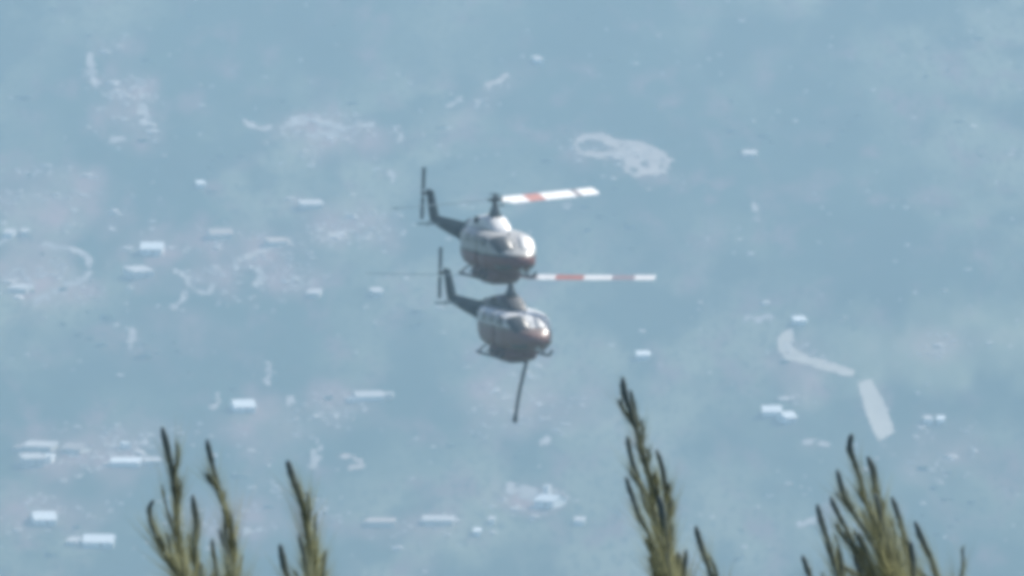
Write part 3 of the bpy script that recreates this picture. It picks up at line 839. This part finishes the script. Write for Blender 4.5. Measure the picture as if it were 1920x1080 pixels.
def needles(P, Tn, Lacc, count, start, lmin, lmax, a0, a1, wid, stem_r):
    """thin needles standing off a shoot and pointing towards its tip"""
    L = Lacc[-1]
    s = start + (L - start) * rng.random(count) ** .85
    V = np.zeros((count, 4, 3)); A = np.zeros((count, 4))
    base = np.stack([np.interp(s, Lacc, P[:, k]) for k in range(3)], -1)
    tan = np.stack([np.interp(s, Lacc, Tn[:, k]) for k in range(3)], -1); tan /= np.linalg.norm(tan, axis=1)[:, None]
    rnd = rng.normal(size=(count, 3)); rnd -= (rnd * tan).sum(1)[:, None] * tan; rnd /= np.linalg.norm(rnd, axis=1)[:, None]
    ang = np.radians(rng.uniform(a0, a1, count))
    ln = rng.uniform(lmin, lmax, count) * np.clip(.35 + s / (.25 * L + 1e-6) * .65, .35, 1)
    d = -tan * np.cos(ang)[:, None] + rnd * np.sin(ang)[:, None]
    side = np.cross(d, rng.normal(size=(count, 3))); side /= np.linalg.norm(side, axis=1)[:, None]
    b0 = base + rnd * (stem_r * .6)
    tip = b0 + d * ln[:, None] + rnd * (ln * .08)[:, None] * -1
    side2 = np.cross(d, side)
    V[:, 0] = b0 + side * wid; V[:, 1] = b0 - side * wid * .5 + side2 * wid * .87; V[:, 2] = b0 - side * wid * .5 - side2 * wid * .87; V[:, 3] = tip
    A[:] = np.clip(s / .16, 0, 1)[:, None]
    V = V[:, [0, 1, 3]]; A = A[:, :3]
    F = np.array([[0, 1, 2]])[None] + (np.arange(count) * 3)[:, None, None]
    return V.reshape(-1, 3), F.reshape(-1, 3), A.ravel()


def shoot(tree, origin, pts, depth, crown, width=1.0, fuzz=1.0, d1=None):
    """pts: the run of the shoot from tip downwards, ends at the crown stem"""
    px_, py_ = np.array(pts[-1], float), np.array(pts[-2], float)
    e_ = (px_ - py_) / np.linalg.norm(px_ - py_)
    if pts[-1][1] < 1120: pts = list(pts) + [tuple(px_ + e_ * 70)]        # runs on below the frame before it joins the stem
    dd = np.linspace(depth, d1 if d1 is not None else depth, len(pts))
    W = np.array([at(p[0], p[1], d) for p, d in zip(pts, dd)])
    W = np.concatenate([W, crown[None]]) if crown is not None else W
    P = catmull(W, 9)
    seg = np.linalg.norm(np.diff(P, axis=0), axis=1); Lacc = np.concatenate([[0], np.cumsum(seg)])
    Tn = np.gradient(P, axis=0); Tn /= np.linalg.norm(Tn, axis=1)[:, None]
    # finer stations with scale like swellings
    s = np.arange(0, Lacc[-1], .0028)
    C = np.stack([np.interp(s, Lacc, P[:, k]) for k in range(3)], -1)
    r = np.interp(s, [0, .004, .012, .03, .08, .2, .5], np.array([.0009, .0020, .0023, .0014, .0015, .0021, .005]) * width)
    r = r * (1 + .08 * np.sin(s * 900 + rng.uniform(0, 6)) + rng.uniform(-.09, .09, len(s)))
    C = C + np.cumsum(rng.normal(size=C.shape) * .00010, axis=0)
    m = MB().tube([c - origin for c in C], r.tolist(), 7)
    ages = np.clip(np.repeat(s, 7) / .16, 0, 1).tolist()
    L = Lacc[-1]
    nd_list = [needles(P, Tn, Lacc, int(1500 * min(L, .45)), .003, .005, .010, 8, 22, .00040, .0022)]
    fz_list = [needles(P, Tn, Lacc, int(2500 * fuzz * min(L, .5)), .022, .018, .048, 6, 32, .00027, .0025)]
    # little side twigs, each with its own needles
    q = .035 + rng.uniform(0, .02)
    while q < min(L, .40):
        b0 = np.array([np.interp(q, Lacc, P[:, k]) for k in range(3)]); tn = np.array([np.interp(q, Lacc, Tn[:, k]) for k in range(3)])
        rd = rng.normal(size=3); rd[1] *= .5; rd -= rd @ tn * tn; rd /= np.linalg.norm(rd)
        ln = rng.uniform(.018, .045) * (1 if q > .06 else .6); an = R(rng.uniform(7, 18))
        tip = b0 + ln * (-tn * math.cos(an) + rd * math.sin(an))
        mid = (tip + b0) / 2 + rd * ln * .07
        TP = catmull(np.array([tip, mid, b0]), 4)
        n0 = len(m.v)
        m.tube([c - origin for c in TP], np.linspace(.0007, .0011, len(TP)).tolist(), 5)
        ages += [min(1, q / .16)] * (len(m.v) - n0)
        sg_ = np.linalg.norm(np.diff(TP, axis=0), axis=1); La = np.concatenate([[0], np.cumsum(sg_)])
        Tt = np.gradient(TP, axis=0); Tt /= np.linalg.norm(Tt, axis=1)[:, None]
        v_, f_, a_ = needles(TP, Tt, La, 36, .001, .005, .013, 8, 30, .00038, .001); nd_list.append((v_, f_, a_ * 0 + min(1, q / .16)))
        v_, f_, a_ = needles(TP, Tt, La, int(18 * fuzz), .004, .016, .036, 8, 32, .00027, .001); fz_list.append((v_, f_, a_ * 0 + min(1, q / .16)))
        q += rng.uniform(.012, .032)
    me_ = m.me('shoot')
    set_age(me_, ages)
    o = obj('shoot', me_, M_stem, tree, True)
    for lst, mt in ((nd_list, M_needle), (fz_list, M_fuzz)):
        off = 0; vv = []; ff = []; aa = []
        for v_, f_, a_ in lst:
            vv.append(v_ - origin); ff.append(f_ + off); aa.append(a_); off += len(v_)
        me_ = mesh('needles', np.concatenate(vv), np.concatenate(ff)); set_age(me_, np.concatenate(aa))
        nd = obj('needles', me_, mt, o); nd['kind'] = 'stuff'
    return o


def conifer(label, base_px, depth, shoots):
    cb = at(base_px[0], base_px[1], depth)                 # where the shoots spring from, below the frame
    gz = float(height(cb[0], cb[1]))
    root = np.array([cb[0] + .12, cb[1] + .05, gz - .05])
    t = empty('conifer_tree', tuple(root))
    tag(t, label, 'tree', 'conifer tops in the foreground')
    hgt = cb[2] - root[2]
    tp = [(0, 0, 0), (-.03, -.01, hgt * .3), (-.06, -.04, hgt * .7), tuple(cb - root)]
    MB().tube(tp, [.06, .05, .03, .011], 10).build('trunk', M_bark, t, True)
    for s in shoots:
        shoot(t, root, s[0], depth + s[1], cb + np.array([rng.uniform(-.02, .02), rng.uniform(-.02, .02), rng.uniform(-.05, .02)]),
              s[2] if len(s) > 2 else 1.0, s[3] if len(s) > 3 else 1.0)
    # side branches of the lower crown, out of the frame
    for k in range(22):
        u = rng.uniform(.25, .9); z = hgt * u
        a = rng.uniform(0, 2 * math.pi); ln = .25 + .55 * (1 - u)
        b0 = np.array(root) + np.array([np.interp(u, [0, .3, .7, 1], [p[j] for p in tp]) for j in range(2)] + [z])
        tip = b0 + np.array([math.cos(a) * ln, math.sin(a) * ln, ln * .75])
        if tip[2] > cb[2] - .02: continue
        P = catmull(np.array([tip, (tip + b0) / 2 + np.array([0, 0, -.05 * ln]), b0]), 6)
        br = MB().tube([p - root for p in P], np.linspace(.003, .010, len(P)).tolist(), 6).build('branch', M_bark, t, True)
        seg = np.linalg.norm(np.diff(P, axis=0), axis=1); La = np.concatenate([[0], np.cumsum(seg)])
        Tn = np.gradient(P, axis=0); Tn /= np.linalg.norm(Tn, axis=1)[:, None]
        V1, F1, A1 = needles(P, Tn, La, 420, .0, .03, .06, 20, 55, .0008, .003)
        me_ = mesh('needles', V1 - root, F1); set_age(me_, A1)
        nd = obj('needles', me_, M_needle, br); nd['kind'] = 'stuff'
    return t


conifer('slim conifer top with four thin spikes, furthest left', (415, 1400), 11.0, [
    ([(304, 801), (315, 847), (326, 902), (332, 974), (338, 1030), (349, 1085)], 0, 1.15),
    ([(388, 824), (400, 882), (415, 935), (432, 985), (434, 1080)], .05, .95),
    ([(288, 938), (280, 957), (290, 997), (310, 1038), (332, 1078)], -.04, .9),
    ([(361, 928), (369, 980), (366, 1030), (370, 1085)], .08, 1.0),
    ([(411, 992), (424, 1030), (434, 1075)], -.06, .8),
    ([(398, 1010), (402, 1050), (408, 1090)], .1, .7),
    ([(322, 1000), (340, 1050), (362, 1100)], .1, .6), ([(455, 1040), (448, 1070), (440, 1110)], .1, .6)])
conifer('short conifer top with one tall spike, second from the left', (612, 1400), 10.9, [
    ([(539, 863), (548, 893), (568, 950), (580, 1025), (586, 1085)], 0, 1.2, 1.4),
    ([(525, 1020), (534, 1062), (546, 1100)], .04, 1.15, .5),
    ([(592, 960), (590, 1010), (592, 1080)], .08, .5, 1.2),
    ([(612, 1030), (606, 1060), (604, 1100)], .06, .7, 1.2), ([(560, 1000), (572, 1050), (582, 1100)], -.05, .6, 1.3)])
conifer('tallest conifer top, dark and dense, right of centre', (1300, 1420), 11.2, [
    ([(1167, 706), (1172, 744), (1189, 791), (1214, 878), (1238, 950), (1250, 1020), (1256, 1085)], 0, 1.15, .5),
    ([(1182, 730), (1192, 775), (1200, 820)], .02, .7, .1),
    ([(1176, 818), (1185, 863), (1203, 910), (1228, 964), (1246, 1040)], .04, .9, .6),
    ([(1174, 894), (1196, 961), (1221, 1008), (1244, 1072)], -.05, .85, .6),
    ([(1231, 843), (1243, 881), (1248, 935), (1252, 1000), (1256, 1080)], .07, .9, .7),
    ([(1304, 986), (1315, 1022), (1331, 1075)], .1, 1.05, .6),
    ([(1236, 930), (1248, 1000), (1258, 1085)], -.03, 1.3, 1.0), ([(1228, 960), (1242, 1020), (1254, 1085)], .03, 1.2, 1.0),
    ([(1210, 1010), (1228, 1050), (1244, 1095)], .03, .8, 1.0), ([(1272, 1035), (1274, 1062), (1276, 1100)], .05, 1.3, 1.4), ([(1288, 1030), (1284, 1062), (1282, 1100)], .02, .7, 1.2)])
conifer('widest conifer top with many slanting spikes, furthest right', (1745, 1430), 11.1, [
    ([(1598, 813), (1593, 841), (1603, 870), (1614, 905), (1626, 945), (1650, 1010), (1676, 1085)], 0, 1.15, .9),
    ([(1627, 856), (1638, 884), (1644, 930), (1655, 966), (1668, 1005), (1690, 1085)], .03, 1.2, .9),
    ([(1569, 880), (1582, 919), (1596, 951), (1620, 989), (1650, 1040), (1670, 1090)], -.04, .95, .9),
    ([(1557, 931), (1571, 962), (1588, 996), (1606, 1037), (1628, 1085)], .05, .95, .9),
    ([(1532, 945), (1539, 975), (1550, 1010), (1556, 1035), (1572, 1090)], -.06, 1.0, .6),
    ([(1505, 1041), (1515, 1069), (1526, 1100)], .02, .95, .6),
    ([(1672, 931), (1681, 956), (1692, 990), (1704, 1030), (1714, 1090)], .06, .9, .9),
    ([(1716, 977), (1730, 1013), (1746, 1050), (1762, 1095)], .02, 1.0, 1.0),
    ([(1708, 1016), (1711, 1050), (1714, 1095)], -.04, 1.0, .9),
    ([(1640, 925), (1650, 970), (1662, 1020), (1680, 1090)], -.03, 1.0, 1.0),
    ([(1632, 960), (1644, 1010), (1656, 1080)], .06, 1.1, 1.0), ([(1660, 985), (1676, 1030), (1690, 1090)], -.02, 1.1, 1.0),
    ([(1572, 1030), (1574, 1055), (1580, 1095)], .03, 1.5, 1.0), ([(1610, 1000), (1628, 1045), (1646, 1095)], .05, .9, 1.0),
    ([(1690, 1005), (1700, 1040), (1708, 1090)], .08, .8, 1.0), ([(1600, 1040), (1612, 1070), (1620, 1100)], .02, .8, 1.0)])

# ------------------------------------------------------------------ haze
zlo, zhi = float(GZ.min()) - 1.0, max(CAM[2], float(GZ.max())) + 3.0
hz = MB().box((0, 6000, (zlo + zhi) / 2), (13400, 18400, zhi - zlo)).build('haze', None)
print('ground range', GZ.min(), GZ.max())
hm = bpy.data.materials.new('haze_air'); hm.use_nodes = True
n = hm.node_tree; n.nodes.clear()
out = n.nodes.new('ShaderNodeOutputMaterial'); vol = n.nodes.new('ShaderNodeVolumePrincipled')
vol.inputs['Color'].default_value = (.54, .793, 1.0, 1)
vol.inputs['Density'].default_value = .000182
vol.inputs['Anisotropy'].default_value = 0.0
n.links.new(vol.outputs[0], out.inputs['Volume'])
hz.data.materials.append(hm)
tag(hz, 'pale blue haze filling the valley air', None, None, 'stuff')
